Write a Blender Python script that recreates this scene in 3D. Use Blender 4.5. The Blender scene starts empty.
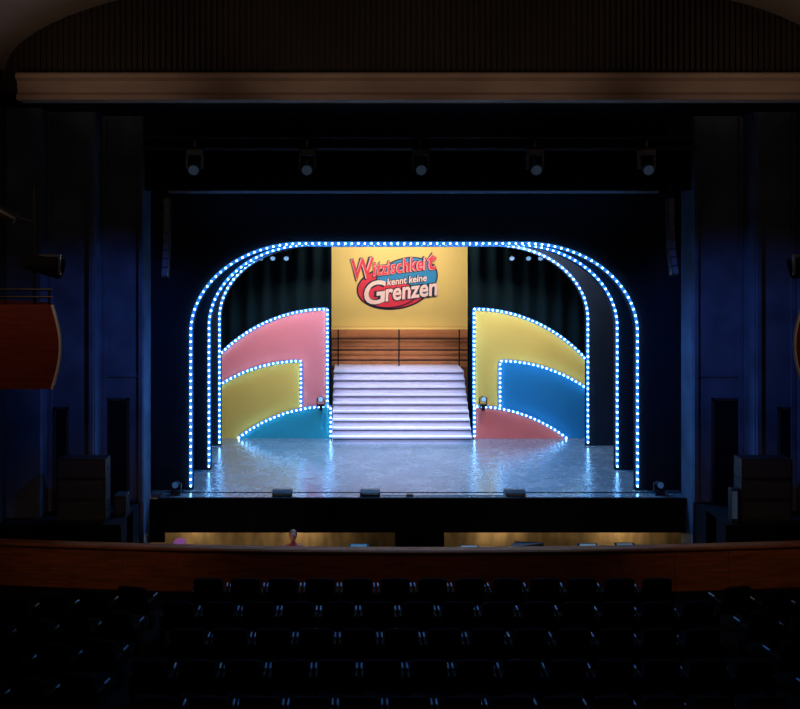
import bpy, bmesh, math, random
from mathutils import Vector, Matrix
random.seed(4)
sc = bpy.context.scene
sc.view_settings.view_transform = 'Standard'
sc.view_settings.look = 'None'
COL = sc.collection

# ---------------------------------------------------------------- materials
def mat(name, col, rough=0.6, metal=0.0, var=0.12, nscale=6.0, emit=None, estr=0.0, bump=0.0, spec=0.5, stretch=None):
    m = bpy.data.materials.new(name); m.use_nodes = True
    nt = m.node_tree; b = nt.nodes['Principled BSDF']
    b.inputs['Roughness'].default_value = rough
    b.inputs['Metallic'].default_value = metal
    b.inputs['Specular IOR Level'].default_value = spec
    tc = nt.nodes.new('ShaderNodeTexCoord'); mp = nt.nodes.new('ShaderNodeMapping')
    if stretch: mp.inputs['Scale'].default_value = stretch
    nz = nt.nodes.new('ShaderNodeTexNoise'); nz.inputs['Scale'].default_value = nscale; nz.inputs['Detail'].default_value = 4
    rp = nt.nodes.new('ShaderNodeValToRGB')
    rp.color_ramp.elements[0].position = .3; rp.color_ramp.elements[1].position = .7
    rp.color_ramp.elements[0].color = tuple(c*(1-var) for c in col)+(1,)
    rp.color_ramp.elements[1].color = tuple(min(1, c*(1+var)) for c in col)+(1,)
    nt.links.new(tc.outputs['Object'], mp.inputs[0]); nt.links.new(mp.outputs[0], nz.inputs['Vector'])
    nt.links.new(nz.outputs['Fac'], rp.inputs[0]); nt.links.new(rp.outputs[0], b.inputs['Base Color'])
    if bump:
        bp = nt.nodes.new('ShaderNodeBump'); bp.inputs['Strength'].default_value = bump
        nt.links.new(nz.outputs['Fac'], bp.inputs['Height']); nt.links.new(bp.outputs[0], b.inputs['Normal'])
    if emit:
        b.inputs['Emission Color'].default_value = tuple(emit)+(1,)
        b.inputs['Emission Strength'].default_value = estr
    return m

M_black  = mat('black_cloth', (.006,.007,.010), .9, nscale=3, spec=.05)
M_portal = mat('portal_cloth', (.010,.015,.026), .85, nscale=2, spec=.1)
M_curt   = mat('curtain_velvet', (.0035,.010,.013), .95, nscale=2, spec=.05)
M_wall   = mat('painted_wall', (.075,.095,.14), .85, nscale=1.2, var=.3, spec=.2)
M_wallD  = mat('dark_wall', (.02,.018,.018), .9, nscale=1.2)
M_ceil   = mat('plaster_ceiling', (.24,.19,.16), .85, nscale=.6)
M_beam   = mat('beam_plaster', (.38,.265,.20), .7, nscale=1.0, stretch=(1,1,4))
M_rib    = mat('ribbed_wood', (.032,.023,.020), .6, nscale=2, spec=.2)
M_wood   = mat('mahogany', (.24,.070,.022), .45, nscale=3, var=.35, stretch=(.5,3,6))
M_cap    = mat('mahogany_cap', (.24,.08,.03), .6, nscale=3, var=.3, stretch=(.5,3,6), spec=.2)
M_woodr  = mat('box_wood', (.17,.024,.012), .45, nscale=3, var=.25, stretch=(.6,3,6))
M_carpet = mat('dark_carpet', (.005,.005,.007), .95, nscale=30, spec=.1)
M_metal  = mat('dark_metal', (.02,.02,.025), .4, metal=.6)
M_plast  = mat('black_plastic', (.012,.013,.016), .45)
M_grille = mat('speaker_grille', (.02,.022,.026), .5, nscale=80, var=.6)
M_seatf  = mat('seat_fabric', (.0035,.0035,.0055), .9, nscale=40, var=.3, spec=.08)
M_seatb  = mat('seat_shell', (.0030,.0030,.0048), .7, nscale=5, spec=.14)
M_armglint    = mat('armrest_glint', (.22,.45,.75), .25, nscale=5)  # blue gleam of stage light on armrest tips, put into the colour
M_pink   = mat('panel_pink', (.84,.20,.20), .7, nscale=.7, var=.05)
M_yel    = mat('panel_yellow', (.80,.49,.09), .7, nscale=.7, var=.05)
M_teal   = mat('panel_teal', (.02,.32,.40), .7, nscale=.7, var=.05)
M_blue   = mat('panel_blue', (.008,.20,.44), .7, nscale=.7, var=.05)
M_red    = mat('panel_red', (.90,.16,.13), .7, nscale=.7, var=.05)
M_stair  = mat('stair_paint', (.66,.58,.68), .5, nscale=2, var=.05)
M_nose   = mat('stair_nosing', (.09,.075,.12), .5)
M_brown  = mat('backwall_orange', (.50,.18,.06), .6, nscale=2, var=.1)
M_sign   = mat('sign_yellow', (.88,.60,.17), .6, nscale=.7, var=.04)
M_txtblk = mat('sign_ink', (.01,.01,.03), .5)
M_txtred = mat('sign_red', (.80,.03,.06), .5, var=.05)
M_txtblu = mat('sign_blue', (.02,.25,.50), .5, var=.05)
M_txtwht = mat('sign_cream', (1.0,.68,.60), .5, var=.0)
M_txtpnk = mat('sign_pink', (.95,.45,.42), .5, var=.0)
M_white  = mat('white_metal', (.7,.75,.8), .4)
M_pit    = mat('pit_wall_ochre', (.46,.34,.17), .7, nscale=3, var=.5, stretch=(1,1,.3))
M_skin   = mat('skin', (.60,.28,.2), .5, var=.05)
M_hair   = mat('hair', (.16,.05,.02), .6)
M_shirt  = mat('shirt_red', (.35,.05,.04), .8)
M_pinkd  = mat('drum_pink', (.8,.1,.2), .4)
M_brass  = mat('brass', (.7,.45,.12), .25, metal=1)
M_LED    = mat('led_bulb', (.5,.7,1), .4, emit=(.22,.58,1.0), estr=27.0)
M_LEDhalo   = mat('led_halo', (.05,.1,.3), .4, emit=(.02,.20,.62), estr=.62)  # glowing band added to imitate the blue halo around the bulbs
M_lens   = mat('lens_glow', (.2,.3,.4), .2, emit=(.3,.6,1.0), estr=.6)
M_lensD  = mat('lens_dim', (.03,.035,.05), .3, emit=(.3,.5,.8), estr=.04)

def floor_mat():
    m = bpy.data.materials.new('stage_boards'); m.use_nodes = True
    nt = m.node_tree; b = nt.nodes['Principled BSDF']; L = nt.links.new
    tc = nt.nodes.new('ShaderNodeTexCoord')
    n1 = nt.nodes.new('ShaderNodeTexNoise'); n1.inputs['Scale'].default_value = 1.3; n1.inputs['Detail'].default_value = 10; n1.inputs['Roughness'].default_value=.72
    r1 = nt.nodes.new('ShaderNodeValToRGB'); r1.color_ramp.elements[0].position=.3; r1.color_ramp.elements[1].position=.7
    r1.color_ramp.elements[0].color=(.085,.110,.130,1); r1.color_ramp.elements[1].color=(.155,.185,.21,1)
    br = nt.nodes.new('ShaderNodeTexBrick'); br.inputs['Scale'].default_value=1.0
    br.inputs['Brick Width'].default_value=4.0; br.inputs['Row Height'].default_value=1.5; br.inputs['Mortar Size'].default_value=.006
    br.inputs['Color1'].default_value=(1,1,1,1); br.inputs['Color2'].default_value=(.92,.93,.94,1); br.inputs['Mortar'].default_value=(.5,.5,.5,1)
    mx = nt.nodes.new('ShaderNodeMixRGB'); mx.blend_type='MULTIPLY'; mx.inputs[0].default_value=1
    L(tc.outputs['Object'], n1.inputs['Vector']); L(tc.outputs['Object'], br.inputs['Vector'])
    L(n1.outputs['Fac'], r1.inputs[0]); L(r1.outputs[0], mx.inputs[1]); L(br.outputs['Color'], mx.inputs[2])
    L(mx.outputs[0], b.inputs['Base Color'])
    r2 = nt.nodes.new('ShaderNodeMapRange'); r2.inputs['To Min'].default_value=.20; r2.inputs['To Max'].default_value=.34
    L(n1.outputs['Fac'], r2.inputs['Value']); L(r2.outputs[0], b.inputs['Roughness'])
    b.inputs['Specular IOR Level'].default_value=.9
    b.inputs['Coat Weight'].default_value=.6; b.inputs['Coat Roughness'].default_value=.24
    return m
M_stage = floor_mat()

# ---------------------------------------------------------------- mesh builder
class MB:
    def __init__(s): s.bm = bmesh.new()
    def _set(s, faces, mi):
        for f in faces: f.material_index = mi
    def box(s, x0,x1,y0,y1,z0,z1, mi=0, M=None):
        vs = [s.bm.verts.new((x,y,z)) for x in (x0,x1) for y in (y0,y1) for z in (z0,z1)]
        if M is not None:
            for v in vs: v.co = M @ v.co
        q = [(0,1,3,2),(4,6,7,5),(0,4,5,1),(2,3,7,6),(0,2,6,4),(1,5,7,3)]
        s._set([s.bm.faces.new([vs[i] for i in f]) for f in q], mi); return s
    def prism(s, pts, axis, a, b, mi=0):
        def p(u,v,w):
            return (u,w,v) if axis=='y' else ((u,v,w) if axis=='z' else (w,u,v))
        A=[s.bm.verts.new(p(u,v,a)) for u,v in pts]; B=[s.bm.verts.new(p(u,v,b)) for u,v in pts]
        fs=[s.bm.faces.new(A), s.bm.faces.new(list(reversed(B)))]
        n=len(pts)
        for i in range(n):
            j=(i+1)%n; fs.append(s.bm.faces.new([A[j],A[i],B[i],B[j]]))
        s._set(fs,mi); return s
    def cyl(s, p0, p1, r0, r1=None, mi=0, seg=14):
        p0=Vector(p0); p1=Vector(p1); r1 = r0 if r1 is None else r1
        d=p1-p0; q=d.to_track_quat('Z','Y').to_matrix().to_4x4()
        M=Matrix.Translation((p0+p1)/2) @ q
        r=bmesh.ops.create_cone(s.bm, cap_ends=True, segments=seg, radius1=r0, radius2=r1, depth=d.length, matrix=M)
        fs={f for v in r['verts'] for f in v.link_faces}; s._set(fs,mi); return s
    def ball(s, c, r, mi=0, sub=1, sc3=(1,1,1)):
        M=Matrix.Translation(c) @ Matrix.Diagonal((*sc3,1))
        g=bmesh.ops.create_icosphere(s.bm, subdivisions=sub, radius=r, matrix=M)
        fs={f for v in g['verts'] for f in v.link_faces}; s._set(fs,mi); return s
    def quad(s, pts, mi=0):
        s._set([s.bm.faces.new([s.bm.verts.new(p) for p in pts])], mi); return s
    def done(s, name, mats, parent=None, bevel=0, smooth=False):
        bmesh.ops.recalc_face_normals(s.bm, faces=s.bm.faces)
        me=bpy.data.meshes.new(name); s.bm.to_mesh(me); s.bm.free()
        for m in mats: me.materials.append(m)
        if smooth:
            for p in me.polygons: p.use_smooth=True
        o=bpy.data.objects.new(name, me); COL.objects.link(o)
        if parent: o.parent=parent
        if bevel:
            bv=o.modifiers.new('bevel','BEVEL'); bv.width=bevel; bv.segments=2; bv.limit_method='ANGLE'
        return o
def empty(name, loc=(0,0,0)):
    o=bpy.data.objects.new(name,None); o.location=loc; o.empty_display_size=.2; COL.objects.link(o); return o

# ---------------------------------------------------------------- camera
ZC=6.57
cd=bpy.data.cameras.new('camera'); cam=bpy.data.objects.new('camera',cd); COL.objects.link(cam)
cam.location=(0,0,ZC); cam.rotation_euler=(math.radians(90),0,0)
cd.sensor_width=36; cd.sensor_fit='HORIZONTAL'; cd.lens=880/800*36
cd.shift_x=(400-351)/800; cd.shift_y=-(354.5-245)/800
cd.clip_end=200
sc.camera=cam

# ---------------------------------------------------------------- room shell
XL,XR=-8.3,11.7; FZ=-1.25; CX=1.7
MB().box(XL,XR,-4,20.35,FZ-.2,FZ).done('floor',[M_carpet])
MB().box(XL-.3,XL,-4,34.5,-2.6,14).done('wall_left',[M_wallD])
MB().box(XR,XR+.3,-4,34.5,-2.6,14).done('wall_right',[M_wallD])
MB().box(XL,XR,-4.3,-4,-2.6,14).done('wall_back',[M_wallD])
MB().box(XL,XR,34.2,34.5,-2.6,14).done('wall_stage_rear',[M_black])
for nm,x0,x1,y in (('wall_proscenium_left',-6.34,-5.3,22.5),('wall_splay_left',-7.49,-6.34,21.8),('wall_return_left',XL,-7.49,21.2),
                   ('wall_proscenium_right',8.74,10.0,22.5),('wall_splay_right',10.0,11.0,21.8),('wall_return_right',11.0,XR,21.2)):
    MB().box(x0,x1,y,23.3,-2.3,9.87).done(nm,[M_wall])
mb=MB()
for x,y in((-6.28,22.46),(-5.36,22.46),(-7.43,21.76),(-6.42,21.76)): mb.box(x-.05,x+.05,y-.05,y+.04,0,9.8)
for z in(3.2,6.4): mb.box(-6.22,-5.4,22.46,22.5,z,z+.04)
mb.done('trim_1',[M_wall])
mb=MB()
for x,y in((9.94,22.46),(8.80,22.46),(10.93,21.76),(10.08,21.76)): mb.box(x-.05,x+.05,y-.05,y+.04,0,9.8)
for z in(3.2,6.4): mb.box(8.86,9.88,22.46,22.5,z,z+.04)
mb.done('trim_2',[M_wall])
MB().box(-5.3,8.74,22.6,22.9,7.98,9.87).done('wall_proscenium_header',[M_black])
MB().box(XL,XR,20.45,34.2,9.87,10.1).done('ceiling_stage',[M_black])
def door(name,x0,x1,y,z1):
    mb=MB(); mb.box(x0,x1,y-.03,y,0,z1,0)
    mb.box(x0-.06,x0,y-.06,y,0,z1+.06,1); mb.box(x1,x1+.06,y-.06,y,0,z1+.06,1); mb.box(x0-.06,x1+.06,y-.06,y,z1,z1+.06,1)
    mb.cyl((x1-.1,y-.09,1.05),(x1-.1,y-.03,1.05),.025,mi=2)
    mb.done(name,[M_black,M_wallD,M_metal])
door('door_1',-6.2,-5.72,22.5,2.6); door('door_2',9.27,9.92,22.5,2.6); door('door_3',-7.3,-7.05,21.8,2.5)
door('door_4',10.62,10.9,21.8,2.5)
pts=[(20.0,10.5),(19.92,10.45),(19.92,10.36),(20.02,10.30),(20.06,10.05),(19.98,9.98),(19.98,9.87),(20.6,9.87),(20.6,10.5)]
MB().prism(pts,'x',-7.6,XR).done('trim_cornice',[M_beam])
mb=MB(); mb.prism([(XL,4),(XL+.62,4),(XL+.62,18.5),(XL+.55,19.1),(XL+.3,19.6),(XL,19.8)],'z',9.95,10.5)
mb.done('trim_cornice_left',[M_beam],bevel=.12)
mb=MB(); mb.prism([(XR,4),(XR-.62,4),(XR-.62,18.5),(XR-.55,19.1),(XR-.3,19.6),(XR,19.8)],'z',9.95,10.5)
mb.done('trim_cornice_right',[M_beam],bevel=.12)
mb=MB(); mb.box(XL,XR,20.62,20.8,10.1,14)
n=150
for i in range(n):
    x=XL+.05+i*(XR-XL-.1)/n; mb.box(x,x+.06,20.55,20.63,10.5,13.9)
mb.done('wall_tympanum',[M_rib])
mb=MB(); N=40; a=9.75;b=2.4
arc=[(CX-10,10.52)]+[(CX-a*math.cos(math.pi*i/N),10.5+b*math.sin(math.pi*i/N)) for i in range(N+1)]+[(CX+10,10.52)]
for i in range(len(arc)-1):
    (x0,z0),(x1,z1)=arc[i],arc[i+1]
    if abs(x1-x0)<1e-4: continue
    mb.prism([(x0,z0),(x1,z1),(x1,14.05),(x0,14.05)],'y',-4,20.0)
for i in range(len(arc)-1):
    (x0,z0),(x1,z1)=arc[i],arc[i+1]
    if abs(x1-x0)<1e-4: continue
    mb.prism([(x0,z0+.14),(x1,z1+.14),(x1,14.05),(x0,14.05)],'y',20.0,20.5)
o=mb.done('ceiling',[M_ceil])

# ---------------------------------------------------------------- stage
mb=MB()
mb.box(-4.97,8.73,22.92,23.4,-.12,0)
mb.box(-8.2,11.6,23.31,34.1,-.12,0)
mb.done('stage_floor',[M_stage])
mb=MB()
mb.box(-4.97,8.73,22.98,23.12,-.94,-.12)
mb.box(-5.29,-4.9,23.14,23.2,-1.25,-.125)
for i in range(12):
    x=-4.9+i*1.235; mb.box(x,x+.03,22.96,22.99,-.94,-.12)
mb.box(-5.02,8.73,22.88,23.0,-.16,-.02)
mb.done('stage_fascia',[M_black])
mb=MB(); mb.box(XL,-6.34,20.65,21.2,FZ,0); mb.box(-7.49,-5.4,20.65,21.8,FZ,-.001); mb.box(-6.34,-5.4,21.2,22.5,FZ,-.002)
mb.done('floor_side_stage_left',[M_carpet])
mb=MB(); mb.box(10,XR,20.65,21.2,FZ,0); mb.box(8.8,11.0,20.65,21.8,FZ,-.001); mb.box(8.8,10,21.2,22.5,FZ,-.002)
mb.done('floor_side_stage_right',[M_carpet])

def resample(raw,step):
    L=[0]
    for i in range(1,len(raw)): L.append(L[-1]+math.dist(raw[i],raw[i-1]))
    n=max(1,round(L[-1]/step)); out=[]; k=0
    for i in range(n+1):
        s=L[-1]*i/n
        while k<len(L)-2 and L[k+1]<s: k+=1
        t=(s-L[k])/max(1e-9,L[k+1]-L[k]); out.append((raw[k][0]+t*(raw[k+1][0]-raw[k][0]), raw[k][1]+t*(raw[k+1][1]-raw[k][1])))
    return out
def arch_path(cx,hw,top,a=3.0,b=2.4,inset=0.0,step=.17):
    hw-=inset; top-=inset
    raw=[(cx-hw,0.12)]
    K=60
    for i in range(K+1):
        t=math.pi/2*i/K; raw.append((cx-hw+a-a*math.cos(t), top-b+b*math.sin(t)))
    for i in range(K+1):
        t=math.pi/2*(1-i/K); raw.append((cx+hw-a+a*math.cos(t), top-b+b*math.sin(t)))
    raw.append((cx+hw,.12))
    return resample(raw,step)
def strip(mb,path,y,w,mi):
    for i in range(len(path)-1):
        (x0,z0),(x1,z1)=path[i],path[i+1]
        d=math.hypot(x1-x0,z1-z0)
        if d<1e-6: continue
        nx,nz=-(z1-z0)/d*w/2,(x1-x0)/d*w/2
        mb.quad([(x0+nx,y,z0+nz),(x1+nx,y,z1+nz),(x1-nx,y,z1-nz),(x0-nx,y,z0-nz)],mi)
def portal(cx,hw,top,y,xl,xr,ztop,br):
    e=empty('led_portal_arch')
    mb=MB(); path=arch_path(cx,hw,top,step=.12)
    mb.box(xl,cx-hw,y,y+.14,.0,ztop); mb.box(cx+hw,xr,y,y+.14,.0,ztop)
    for i in range(len(path)-1):
        (x0,z0),(x1,z1)=path[i],path[i+1]
        if x1-x0<1e-4: continue
        mb.prism([(x0,z0),(x1,z1),(x1,ztop),(x0,ztop)],'y',y,y+.14)
    mb.done('frame',[M_portal],e)
    mb=MB(); strip(mb,arch_path(cx,hw,top,inset=-.055,step=.1),y-.012,.09,0)  # halo band behind the bulbs, not a fitting
    mb.done('led_halo',[M_LEDhalo],e)
    mb=MB()
    for x,z in arch_path(cx,hw,top,inset=-.05,step=.175): mb.ball((x,y-.055,z),br)
    mb.done('led_bulbs',[M_LED],e)
portal(1.69,5.93,6.56,23.6,-8.2,11.6,9.8,.024)
portal(1.81,5.90,6.53,25.7,-8.2,11.6,9.8,.026)
portal(1.72,5.97,6.51,28.8,-8.2,11.6,9.8,.028)

def curtain(name,x0,x1,y,z0,z1):
    mb=MB(); n=int((x1-x0)/.06); pr=None
    for i in range(n+1):
        x=x0+(x1-x0)*i/n; yy=y+.07*math.sin(x*11)+.03*math.sin(x*4.3)
        c=(mb.bm.verts.new((x,yy,z0)),mb.bm.verts.new((x,yy,z1)))
        if pr: mb.bm.faces.new([pr[0],c[0],c[1],pr[1]])
        pr=c
    return mb.done(name,[M_curt],smooth=True)
curtain('stage_curtain',-8,-.67,30.5,0.01,8.6)
curtain('stage_curtain',4.04,11.4,30.5,0.01,8.6)

R=5.1
def arcz(x,xa,za): return za-R+math.sqrt(max(0,R*R-(x-xa)**2))
def side_panel(sgn,xi,xm,xo,xlow,cols):
    e=empty('curved_led_panel'); y0=29.9
    def X(t0,t1,n=40): return [t0+(t1-t0)*i/n for i in range(n+1)]
    za,zm,zl=4.395,2.63,1.10
    xl_end=xlow+sgn*math.sqrt(R*R-(R-zl)**2)
    pts=[(xi,0.0)]+[(x,arcz(x,xi,za)) for x in X(xi,xo)]+[(xo,0)]
    MB().prism(pts,'y',y0+.06,y0+.12).done('field_outer',[cols[0]],e)
    pts=[(xm,0.0)]+[(x,arcz(x,xm,zm)) for x in X(xm,xo)]+[(xo,0)]
    MB().prism(pts,'y',y0+.02,y0+.058).done('field_middle',[cols[1]],e)
    pts=[(xlow,0.0)]+[(x,max(0.001,arcz(x,xlow,zl))) for x in X(xlow,xl_end)]
    MB().prism(pts,'y',y0-.03,y0+.018).done('field_lower',[cols[2]],e)
    paths=[([(xi,1.12)]+[(x,arcz(x,xi,za)) for x in X(xi,xo)],y0+.05),
           ([(xm,1.12)]+[(x,arcz(x,xm,zm)) for x in X(xm,xo)],y0+.01),
           ([(xlow,.1)]+[(x,arcz(x,xlow,zl)) for x in X(xlow,xl_end,60)][:-1],y0-.04)]
    mb=MB(); ms=MB()
    for p,y in paths:
        strip(ms,resample(p,.08),y-.004,.10,0)  # imitated glow along the panel bulbs
        for x,z in resample(p,.155): mb.ball((x,y-.055,z),.027)
    ms.done('led_halo',[M_LEDhalo],e); mb.done('led_bulbs',[M_LED],e)
side_panel(-1,-.80,-1.70,-4.6,-.69,[M_pink,M_yel,M_teal])
side_panel( 1,4.18, 5.06, 8.15,4.18,[M_yel,M_blue,M_red])

e=empty('show_staircase')
mb=MB(); mn=MB(); ns=9; rise=2.1/ns; run=.27
for i in range(ns):
    y=29.05+i*run; z=(i+1)*rise
    mb.box(-.6,4.0,y+.03,y+run+.03,0 if i==0 else z-rise,z-.05)
    mb.box(-.62,4.0,y,y+run+.02,z-.05,z)
    mn.box(-.6,3.98,y+.010,y+.03,z-.10,z-.05)
mb.box(-.6,4.0,31.5,33.0,1.9,2.1)
mb.done('treads',[M_stair],e); mn.done('nosings',[M_nose],e)
mb=MB()
mb.prism([(29.1,0),(31.5,0),(31.5,1.9)],'x',-.63,-.605); mb.prism([(29.1,0),(31.5,0),(31.5,1.9)],'x',4.0,4.02)
mb.box(-.6,4.0,32.9,33.0,0,1.9)
mb.done('stringers',[M_stair],e)
mb=MB()
for z in (2.28,2.66,3.07): mb.box(-1.1,4.8,32.55,32.60,z,z+.05)
mb.box(-1.1,4.8,32.53,32.62,3.45,3.52,1)
for x in (-.5,1.75,3.98): mb.box(x,x+.05,32.55,32.60,2.1,3.5)
mb.done('landing_railing',[M_metal,M_sign])
mb=MB(); mb.box(-1.2,4.9,33.05,33.15,3.46,7.2,0); mb.box(-1.2,4.9,33.05,33.15,0,3.46,1)
mb.box(-1.2,4.9,33.02,33.05,3.42,3.50,1)
for i in range(8):
    z=2.12+i*.165; mb.box(-1.2,4.9,33.03,33.05,z,z+.14,1)
mb.done('yellow_backdrop',[M_sign,M_brown])

# logo sign
e=empty('show_logo_sign')
def ell(name,cx,cz,rx,rz,y,m,rot=0,th=.006):
    pts=[]
    for i in range(64):
        t=2*math.pi*i/64; u,v=rx*math.cos(t),rz*math.sin(t)
        pts.append((cx+u*math.cos(rot)-v*math.sin(rot),cz+u*math.sin(rot)+v*math.cos(rot)))
    return MB().prism(pts,'y',y-th,y).done(name,[m],e)
ell('outline_red',1.62,4.98,1.42,.84,33.048,M_txtblk,.12)
ell('red_oval',1.62,4.98,1.36,.78,33.041,M_txtred,.12)
ell('outline_blue',2.08,5.28,1.20,.82,33.034,M_txtblk,.25)
ell('blue_oval',2.08,5.28,1.15,.77,33.027,M_txtblu,.25)
ell('outline_red_low',1.50,4.70,.98,.50,33.020,M_txtblk,.1)
ell('red_low',1.50,4.70,.93,.45,33.013,M_txtred,.1)
def text(name,s,x,z,size,rot,layers,shear=.2,y=33.004,sp=1.0,wid=None):
    for k,(off,m,dy) in enumerate(layers):
        c=bpy.data.curves.new(name,'FONT'); c.body=s; c.size=size; c.shear=shear; c.offset=off; c.extrude=.001
        c.align_x='LEFT'; c.align_y='BOTTOM_BASELINE'; c.space_character=sp; c.resolution_u=4
        o=bpy.data.objects.new(name+('_outline' if k<len(layers)-1 else '_face'),c); COL.objects.link(o)
        c.materials.append(m); o.parent=e
        o.rotation_euler=(math.pi/2,-rot,0); o.location=(x,y-dy,z)
        if wid:
            bpy.context.view_layer.update()
            o.scale.x = wid/max(.01,o.dimensions.x)
W3=[(.060,M_txtblk,0),(.030,M_txtpnk,.006),(.012,M_txtred,.012)]
G2=[(.065,M_txtblk,0),(.022,M_txtwht,.006)]
text('w_initial','W',.0,5.27,1.05,.12,W3,wid=.86)
text('itzischkei','itzischkei',.82,5.42,.70,.12,W3,wid=2.05,sp=1.08)
text('t_final','t',2.86,5.64,.95,.12,W3,wid=.34)
text('kennt_keine','kennt keine',1.35,5.05,.36,.12,[(.030,M_txtblk,0),(.008,M_txtwht,.006)],wid=1.5)
text('g_initial','G',.42,4.32,1.2,.12,G2,wid=.86)
text('renzen','renzen',1.26,4.47,.90,.12,G2,wid=2.0)

# ---------------------------------------------------------------- fixtures
def moving_head(name,x,y,z,down=True,s=1.0,lens=None,tilt=.3,parent=None,extra=None):
    lens=lens or M_lensD
    mb=MB(); d=-1 if down else 1
    mb.box(x-.15*s,x+.15*s,y-.12*s,y+.12*s,z-.05*s,z+.05*s,0)
    for sx in(-1,1): mb.box(x+sx*.15*s-.02*s,x+sx*.15*s+.02*s,y-.05*s,y+.05*s,*sorted((z+d*.04*s,z+d*.32*s)),0)
    c=Vector((x,y,z+d*.28*s)); dirv=Vector((0,-math.cos(tilt),-math.sin(tilt)*(1 if down else -1)))
    mb.cyl(c-dirv*.16*s,c+dirv*.16*s,.09*s,.12*s,0,16)
    mb.cyl(c+dirv*.16*s,c+dirv*.17*s,.10*s,.10*s,1,16)
    if down:
        mb.box(x-.02*s,x+.02*s,y-.02*s,y+.02*s,z+.04*s,z+.25*s,0)
    if extra: mb.box(*extra,0)
    return mb.done(name,[M_plast,lens],parent)
tr=empty('lighting_truss')
mb=MB()
for dy,dz in((0,0),(.3,0),(.15,.28)): mb.cyl((-5.0,21.6+dy,8.95+dz),(8.5,21.6+dy,8.95+dz),.025)
for i in range(40):
    x=-5+i*.3375; mb.cyl((x,21.6,8.95),(x+.17,21.75,9.23),.012,seg=6); mb.cyl((x+.17,21.75,9.23),(x+.3375,21.9,8.95),.012,seg=6)
for x in(-4.5,1.7,8.0): mb.cyl((x,21.75,9.23),(x,21.75,9.87),.01,seg=6)
mb.done('truss_frame',[M_metal],tr)
M_fix=mat('fixture_grey',(.08,.09,.11),.4,metal=.3)
for x in(-3.86,-1.08,1.72,4.55,7.3):
    o=moving_head('stage_spotlight',x,21.75,8.85,True,1.25,M_lensD,.5,tr); o.data.materials[0]=M_fix
mb=MB(); mb.box(-4.76,8.04,22.97,23.2,7.93,8.24,0); mb.box(-1.6,5.2,22.94,22.98,8.02,8.10,1); mb.box(-1.3,5.0,22.94,22.98,8.14,8.18,1)
mb.done('trim_header',[mat('border_grey',(.20,.28,.40),.6),mat('border_dark',(.04,.045,.06),.5)])
bar=empty('lighting_bar')
for x in(-2.6,-2.15,-3.0,5.35,6.3,6.75,5.9):
    moving_head('moving_head_light',x,29.35,6.42,True,.8,M_lens,.6,bar)
mb=MB(); mb.cyl((-5,29.35,6.64),(8.6,29.35,6.64),.03)
for x in(-4.4,1.7,7.9): mb.cyl((x,29.35,6.64),(x,29.35,9.865),.012,seg=6)
mb.done('pipe',[M_metal],bar)
for x in(-1.02,4.46):
    moving_head('panel_spotlight',x,29.70,1.16,False,.8,M_lens,.0,None,(x-.05,x+.05,29.66,29.865,.98,1.12))
def wedge(x):
    mb=MB(); mb.prism([(22.97,0),(23.3,0),(23.3,.12),(23.05,.16),(22.97,.09)],'x',x-.26,x+.26)
    mb.box(x-.22,x+.22,22.955,22.972,.015,.075,1)
    mb.done('stage_monitor',[M_plast,M_grille],bevel=.008)
for x in(-1.8,.5,4.3): wedge(x)
mb=MB(); mb.box(1.45,1.62,22.97,23.1,0,.05); mb.cyl((1.62,23.02,.015),(4.0,23.02,.015),.012,seg=6); mb.cyl((.8,23.04,.015),(1.45,23.04,.015),.012,seg=6)
mb.done('cable_box',[M_plast])
M_lb=mat('lens_blue',(.1,.2,.4),.3,emit=(.1,.35,.9),estr=.12)
for x in(-4.6,8.1): moving_head('footlight',x,23.15,.05,False,.8,M_lb,.1)

M_ag=mat('array_grille',(.10,.13,.18),.5)
def line_array(x,zt,zb):
    mb=MB(); n=9; h=(zt-zb)/n
    for i in range(n):
        z=zt-i*h; y=22.15+.02*i - .006*i*i
        M=Matrix.Translation((x,y,z))@Matrix.Rotation(math.radians(-2*i),4,'X')
        mb.box(-.075,.075,-.12,.12,-h+.01,0,0,M); mb.box(-.065,.065,-.125,-.12,-h+.02,-.01,1,M)
    mb.cyl((x,22.15,zt),(x,22.15,9.87),.012,seg=6)
    mb.done('line_array_speaker',[M_plast,M_ag])
line_array(-4.62,7.75,5.75); line_array(8.03,7.75,5.8)

def pa(x0,x1,z1,name='speaker_stack'):
    mb=MB(); y0,y1=20.72,21.15
    mb.box(x0+.05,x1-.05,y0+.02,y1,0.002,.06,0)
    for i in range(3):
        z0=.06+i*(z1-.06)/3; zt=z0+(z1-.06)/3-.02
        mb.box(x0,x1,y0,y1,z0,zt,0); mb.box(x0+.05,x1-.05,y0-.015,y0,z0+.05,zt-.05,1)
        for sx in (x0-.0,x1): mb.box(sx-.01,sx+.01,y0+.12,y0+.3,(z0+zt)/2-.03,(z0+zt)/2+.03,2)
    mb.done(name,[M_plast,M_grille,M_metal],bevel=.012)
pa(-6.94,-5.78,1.55); pa(9.2,10.4,1.55)
mb=MB(); mb.box(9.0,9.14,20.8,21.0,0,.8,0); mb.box(9.01,9.13,20.79,20.8,.1,.75,1); mb.done('stage_power_rack',[M_plast,M_lensD])
mb=MB(); mb.box(-5.75,-5.45,21.3,21.7,0,.5); mb.box(-5.7,-5.5,21.28,21.3,.1,.4,1); mb.done('equipment_case',[M_plast,M_grille],bevel=.02)

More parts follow.
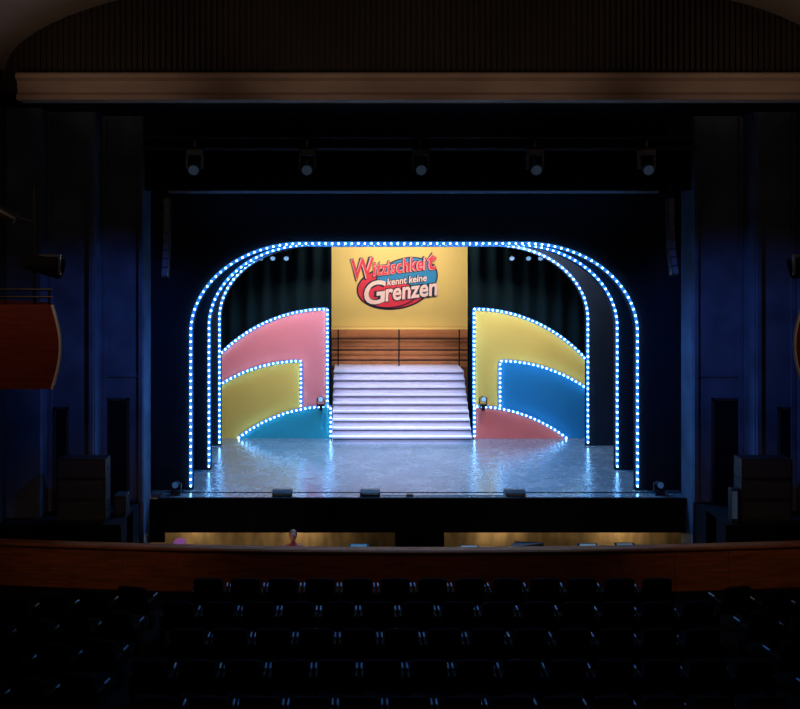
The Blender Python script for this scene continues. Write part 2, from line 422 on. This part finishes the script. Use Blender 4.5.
def loge(sgn,xe,d,z0,z1,wall):
    e=empty('theatre_box')
    K=14
    def bulge(z): 
        t=(z-z0)/(z1-z0); return .13*math.sin(math.pi*t)
    mb=MB(); rows=[]
    for i in range(K+1):
        z=z0+(z1-z0)*i/K; x=xe-sgn*.13+sgn*bulge(z)
        rows.append([(wall,d,z),(x,d,z),(x-sgn*.35,d+.7,z),(wall,d+2.5,z)])
    V=[[mb.bm.verts.new(p) for p in r] for r in rows]
    for i in range(K):
        for j in range(4):
            k=(j+1)%4; mb.bm.faces.new([V[i][j],V[i][k],V[i+1][k],V[i+1][j]])
    mb.bm.faces.new(V[0]); mb.bm.faces.new(V[-1]); mb.done('parapet',[M_woodr],e)
    mb=MB()
    for i in range(K):
        a=Vector(rows[i][1]); b=Vector(rows[i+1][1]); mb.cyl(a+Vector((0,-.01,0)),b+Vector((0,-.01,0)),.026,mi=0,seg=8)
    mb.done('edge_trim',[M_white],e)
    mb=MB()
    for z in(z1+.12,z1+.24): mb.cyl((wall,d+.05,z),(xe-sgn*.15,d+.05,z),.02,seg=8)
    x=xe-sgn*.2
    for i in range(5): mb.cyl((x-sgn*i*.7,d+.05,z1),(x-sgn*i*.7,d+.05,z1+.24),.016,seg=8)
    mb.cyl((xe-sgn*.45,d+.1,z1),(xe-sgn*.45,d+.1,z1+1.9),.025,seg=8)
    mb.done('handrail',[M_metal],e)
    c=Vector((xe-sgn*.25,d+.1,z1+.62))
    mb=MB(); mb.cyl(c+Vector((-sgn*.3,-.15,.08)),c+Vector((sgn*.16,.2,-.06)),.13,.17,0,16); mb.box(c.x-.2,c.x+.2,c.y-.02,c.y+.02,c.z+.14,c.z+.18)
    mb.box(c.x-.22,c.x-.19,c.y-.03,c.y+.03,c.z-.15,c.z+.18); mb.box(c.x+.19,c.x+.22,c.y-.03,c.y+.03,c.z-.15,c.z+.18)
    mb.cyl((xe-sgn*.45,d+.1,c.z+.16),(c.x,c.y,c.z+.16),.02,seg=8)
    mb.cyl(c+Vector((-sgn*.5,0,.75)),c+Vector((-sgn*.85,-.1,.95)),.09,.11,0,14)
    mb.cyl((xe-sgn*.45,d+.1,c.z+.7),c+Vector((-sgn*.55,0,.78)),.02,seg=8)
    mb.done('box_spotlight',[M_metal],e)
loge(1,-4.62,14.0,4.28,5.62,XL)
loge(-1,7.05,14.0,4.35,5.62,XR)

# ---------------------------------------------------------------- orchestra pit
mb=MB(); mb.box(-5.95,9.6,20.3,24.6,-2.4,-2.2,0); mb.done('floor_pit',[M_carpet])
MB().box(-5.95,9.6,24.2,24.4,-2.2,-.13).done('wall_pit_rear',[M_pit])
MB().box(1.2,2.45,23.14,23.9,-2.2,-.13).done('wall_pit_pier',[M_black])
e=empty('orchestra_pit_barrier')
def barrier():
    n=48; mb=MB(); cap=MB()
    pos=lambda x: 20.25-.6*(1-((x-CX)/10)**2)
    pr=None
    for i in range(n+1):
        x=XL+.01+(XR-XL-.02)*i/n; y=pos(x)
        ring=[mb.bm.verts.new((x,y+u,z)) for u,z in ((0,FZ+.01),(0,-.31),(.16,-.31),(.16,FZ+.01))]
        rc=[cap.bm.verts.new((x,y+u,z)) for u,z in ((-.06,-.31),(-.07,-.27),(-.03,-.24),(.2,-.24),(.23,-.27),(.22,-.31))]
        if pr:
            for k in range(4): mb.bm.faces.new([pr[0][k],ring[k],ring[(k+1)%4],pr[0][(k+1)%4]])
            for k in range(6): cap.bm.faces.new([pr[1][k],rc[k],rc[(k+1)%6],pr[1][(k+1)%6]])
        pr=(ring,rc)
    for i in range(16):
        x=XL+.6+i*1.25; y=pos(x); mb.box(x,x+.03,y-.012,y+.01,FZ+.05,-.33)
    mb.done('panel',[M_wood],e); cap.done('handrail_cap',[M_cap],e)
barrier()

def musician(x,y,fz):
    e=empty('musician',(x,y,fz))
    J=[(0,0,.62,.15),(0,.02,.80,.13),(0,.03,1.0,.15),(0,.03,1.12,.12),(0,.02,1.22,.055),(0,.0,1.30,.06),
       (-.10,0,.60,.10),(-.14,-.42,.56,.075),(-.15,-.46,.10,.045),(-.15,-.60,.05,.04),
       (.10,0,.60,.10),(.14,-.42,.56,.075),(.15,-.46,.10,.045),(.15,-.60,.05,.04),
       (-.20,.03,1.12,.055),(-.27,-.05,.86,.045),(-.17,-.32,.84,.035),
       (.20,.03,1.12,.055),(.27,-.05,.86,.045),(.17,-.32,.84,.035)]
    E=[(0,1),(1,2),(2,3),(3,4),(4,5),(0,6),(6,7),(7,8),(8,9),(0,10),(10,11),(11,12),(12,13),(3,14),(14,15),(15,16),(3,17),(17,18),(18,19)]
    me=bpy.data.meshes.new('body'); me.from_pydata([j[:3] for j in J],E,[]); o=bpy.data.objects.new('body',me); COL.objects.link(o); o.parent=e
    me.materials.append(M_shirt)
    o.modifiers.new('skin','SKIN'); sv=me.skin_vertices[0].data
    for i,j in enumerate(J): sv[i].radius=(j[3],j[3]*.85)
    sv[0].use_root=True
    s=o.modifiers.new('sub','SUBSURF'); s.levels=2; s.render_levels=2
    mb=MB(); mb.ball((0,-.02,1.40),.105,0,3,(.85,1.0,1.2)); mb.ball((0,-.125,1.385),.018,0,2,(.8,1.1,1.4))
    for sx in(-1,1):
        mb.ball((sx*.036,-.105,1.41),.013,1,2); mb.ball((sx*.092,0,1.395),.025,0,2,(.4,.8,1.2))
    mb.ball((0,-.112,1.345),.02,2,2,(1.4,.4,.35))
    mb.done('head',[M_skin,M_txtblk,M_txtred],e,smooth=True)
    mb=MB(); mb.ball((0,.015,1.435),.112,0,3,(.9,1.0,1.08)); mb.done('hair',[M_hair],e,smooth=True)
    for sx in(-1,1):
        mb=MB(); hx,hy,hz=sx*.155,-.38,.84
        mb.box(hx-.04,hx+.04,hy-.05,hy+.04,hz-.014,hz+.014)
        for k,L in enumerate((.065,.075,.07,.055)):
            fx=hx-.03+k*.02; mb.cyl((fx,hy-.05,hz),(fx,hy-.05-L*.6,hz-.006),.009,.008,0,8); mb.cyl((fx,hy-.05-L*.6,hz-.006),(fx,hy-.05-L,hz-.03),.008,.006,0,8)
        mb.cyl((hx-sx*.035,hy-.01,hz),(hx-sx*.075,hy-.06,hz-.01),.010,.008,0,8)
        mb.done('hand',[M_skin],e,bevel=.008)
    mb=MB(); mb.box(-.22,.22,-.2,.2,.42,.48); mb.box(-.2,.2,.17,.2,.6,.9)
    for a in(-.19,.19):
        for b_ in(-.17,.17): mb.cyl((a,b_,0),(a,b_,.43),.015,seg=8)
        mb.cyl((a,.18,.43),(a,.18,.88),.012,seg=8)
    mb.done('stool',[M_metal],e)
    return e
m1=musician(-1.45,22.0,-2.10)
mb=MB(); mb.box(-1.8,-1.1,21.3,22.3,-2.2,-2.10); mb.done('rostrum',[M_black])
mb=MB(); mb.box(-2.0,-.9,21.1,21.42,-1.43,-1.35,0); mb.box(-1.95,-.95,21.26,21.40,-1.35,-1.335,1)
for a in(-1.9,-1.0): mb.cyl((a,21.2,-2.2),(a+.0,21.3,-1.43),.02,seg=8)
mb.done('keyboard_piano',[M_plast,M_white])
mb=MB(); mb.cyl((-4.35,21.7,-1.85),(-4.35,22.15,-1.85),.33,mi=1,seg=28); mb.cyl((-4.35,21.68,-1.85),(-4.35,21.71,-1.85),.35,mi=0,seg=28)
mb.cyl((-4.28,22.05,-1.1),(-4.28,21.98,-.84),.16,.16,1,24)
mb.cyl((-4.28,22.05,-2.2),(-4.28,22.03,-1.1),.012,mi=0)
mb.cyl((-3.7,22.0,-2.2),(-3.7,22.0,-1.05),.012,mi=0); mb.cyl((-3.7,22.0,-1.05),(-3.7,22.0,-1.04),.24,.02,2,24)
mb.done('drum_kit',[M_plast,M_pinkd,M_brass])
def stand(x,y,h=1.15):
    mb=MB(); mb.cyl((x,y,-2.2),(x,y,-2.2+h),.013)
    for k in range(3):
        a=k*2.1; mb.cyl((x,y,-2.0),(x+.25*math.cos(a),y+.25*math.sin(a),-2.19),.01,seg=6)
    M=Matrix.Translation((x,y,-2.2+h))@Matrix.Rotation(math.radians(-55),4,'X')
    mb.box(-.25,.25,-.01,.01,-.02,.32,0,M); mb.box(-.2,.2,-.016,-.011,.02,.30,1,M)
    mb.done('music_stand',[M_metal,mat('sheet_paper',(.6,.5,.35),.7)])
for x,y,h in((-3.0,22.2,.9),(.2,22.3,.92),(3.0,22.1,.95),(6.0,22.1,1.0),(7.0,22.3,.95),(7.9,22.0,1.0)): stand(x,y,h)
mb=MB(); mb.prism([(3.9,21.5),(5.3,21.4),(5.45,21.9),(4.9,22.4),(4.2,22.5),(3.85,22.1)],'z',-1.42,-1.2)
mb.prism([(3.95,22.05),(4.9,22.35),(4.9,22.38),(4.2,22.5)],'z',-1.2,-1.0)
for p in((4.0,21.6),(5.2,21.55),(4.5,22.35)): mb.cyl((*p,-2.2),(*p,-1.42),.04)
mb.done('grand_piano',[M_plast],bevel=.02)

# ---------------------------------------------------------------- audience seats
def seat_mesh():
    mb=MB()
    W=.30; n=8; cols=[]
    for i in range(n+1):
        u=-1+2*i/n; x=u*W; yb=-.06+.05*u*u; top=.90-.05*abs(u)**3
        cols.append([mb.bm.verts.new(p) for p in((x,yb+.05,.30),(x,yb-.05,top-.03),(x,yb-.02,top),(x,yb+.04,top-.01),(x,yb+.15,.34))])
    for i in range(n):
        for k in range(5):
            f=mb.bm.faces.new([cols[i][k],cols[i+1][k],cols[i+1][(k+1)%5],cols[i][(k+1)%5]]); f.material_index=1 if k==0 else 0
    for c in(cols[0],cols[-1]): mb.bm.faces.new(c)
    mb.box(-.26,.26,.08,.52,.36,.46,0)
    for s in(-1,1):
        mb.box(s*.34-.025,s*.34+.025,.0,.42,.30,.58,1)
        mb.box(s*.350-.016,s*.350+.016,.24,.44,.585,.62,2)  # armrest tip carrying the painted blue glint
        mb.box(s*.34-.03,s*.34+.03,.1,.3,0,.30,1)
    mb.box(-.32,.32,.14,.26,.28,.33,1)
    bmesh.ops.recalc_face_normals(mb.bm,faces=mb.bm.faces)
    me=bpy.data.meshes.new('theatre_seat'); mb.bm.to_mesh(me); mb.bm.free()
    for m in(M_seatf,M_seatb,M_armglint): me.materials.append(m)
    return me
SM=seat_mesh()
e=empty('theatre_seats',(CX,12,FZ))
cnt=0
def add_seat(x,y,rz=0,z=FZ):
    global cnt; cnt+=1
    o=bpy.data.objects.new('seat_%d'%cnt,SM); COL.objects.link(o); o.parent=e
    o.location=(x-CX,y-12,z-FZ); o.rotation_euler=(0,0,rz)
    bv=o.modifiers.new('b','BEVEL'); bv.width=.012; bv.segments=1
rows=[18.35,17.15,15.95,14.75,13.55,12.35,11.15,9.95]
for r,d in enumerate(rows):
    off=.39 if r%2 else 0
    for k in range(-7,8):
        x=CX+off+k*.78
        if abs(x-CX)<5.3: add_seat(x,d)
    for s in(-1,1):
        for k in range(5):
            x=CX+s*(6.15+k*.75)
            if abs(x-CX)>9.5: continue
            add_seat(x,d-.45-k*.16,s*.2)

# ---------------------------------------------------------------- lights
def area(name,loc,target,sx,sy,col,p):
    l=bpy.data.lights.new(name,'AREA'); l.shape='RECTANGLE'; l.size=sx; l.size_y=sy; l.color=col; l.energy=p
    o=bpy.data.objects.new(name,l); COL.objects.link(o); o.location=loc
    o.rotation_euler=(Vector(target)-Vector(loc)).to_track_quat('-Z','Y').to_euler(); return o
def spot(name,loc,target,ang,col,p,blend=.5,r=.15):
    l=bpy.data.lights.new(name,'SPOT'); l.spot_size=math.radians(ang); l.spot_blend=blend; l.color=col; l.energy=p; l.shadow_soft_size=r
    o=bpy.data.objects.new(name,l); COL.objects.link(o); o.location=loc
    o.rotation_euler=(Vector(target)-Vector(loc)).to_track_quat('-Z','Y').to_euler(); return o
spot('stage_wash_center',(CX,27.5,9.0),(CX,26.6,0),60,(.76,.92,1),4300,1.0,.4)
area('stage_wash',(CX,27.3,8.2),(CX,27.3,0),8,.5,(.08,.42,1),760)
area('stage_wash_front',(CX,24.6,8.2),(CX,25.4,0),9,.4,(.05,.36,1),900)
area('panel_wash_left',(-2.4,27.2,7.6),(-2.4,29.9,2.0),3,.3,(1,.92,.85),290)
area('panel_wash_right',(5.9,27.2,7.6),(5.9,29.9,2.0),3,.3,(1,.92,.85),290)
area('sign_wash',(CX,29.65,7.3),(CX,33,4.9),4.0,.3,(1,.93,.82),215)
spot('followspot_stairs',(CX,9,9.3),(CX,30.2,1.2),13.5,(.98,.84,1),3300,.35)
spot('blue_sidelight_left',(-1.5,18.5,6.0),(-5.9,22.4,3.6),66,(.09,.24,1),640,1.0)
spot('blue_sidelight_right',(4.9,18.5,6.0),(9.4,22.4,3.6),66,(.09,.24,1),640,1.0)
area('blue_header_fill',(CX,22.5,7.4),(CX,23.0,8.1),11,.1,(.2,.45,1),9)  # unseen lamp added to brighten the header border
spot('armrest_glint_fill',(CX,21.2,8.2),(CX,14.6,-.8),88,(.14,.45,1),850,.6)  # unseen spot added for blue glints on armrests and seat tops
for x in(-6.2,-1,4.4,9.6):  # unseen warm fill spots added to lift ceiling and beam
    spot('ceiling_fill',(x,14.5,9.0),(x+(.8 if x<1 else -.8),20.3,12.4),66,(1,.74,.56),125,.8,.3)
for x in(-5.6,9.0):  # unseen warm fill added for barrier and side boxes
    l=bpy.data.lights.new('warm_fill','POINT'); l.energy=60; l.color=(1,.62,.4); l.shadow_soft_size=.4
    o=bpy.data.objects.new('warm_fill',l); o.location=(x,11.5,7.5); COL.objects.link(o)
for sx in(-1,1):  # unseen fill spots added to brighten the barrier ends
    spot('barrier_fill',(CX+sx*7.6,15.0,4.1),(CX+sx*7.4,20.1,-.75),62,(1,.6,.35),150,1.0,.2)
spot('barrier_fill',(CX,12.5,7.5),(CX,19.7,-.5),60,(1,.6,.35),90,1.0,.2)  # added fill for the barrier centre, no visible fixture
for x in(-4.2,-1.3,4.0,7.4):
    l=bpy.data.lights.new('pit_lamp','POINT'); l.energy=15; l.color=(1,.74,.44); l.shadow_soft_size=.08
    o=bpy.data.objects.new('pit_lamp',l); o.location=(x,23.6,-1.05); COL.objects.link(o)
for x in(-2.6,4.6):
    l=bpy.data.lights.new('pit_front_lamp','POINT'); l.energy=14; l.color=(1,.74,.46); l.shadow_soft_size=.05
    o=bpy.data.objects.new('pit_front_lamp',l); o.location=(x,20.9,-1.0); COL.objects.link(o)
w=bpy.data.worlds.new('world'); w.use_nodes=True; w.node_tree.nodes['Background'].inputs[0].default_value=(.02,.03,.05,1); w.node_tree.nodes['Background'].inputs[1].default_value=.1
sc.world=w
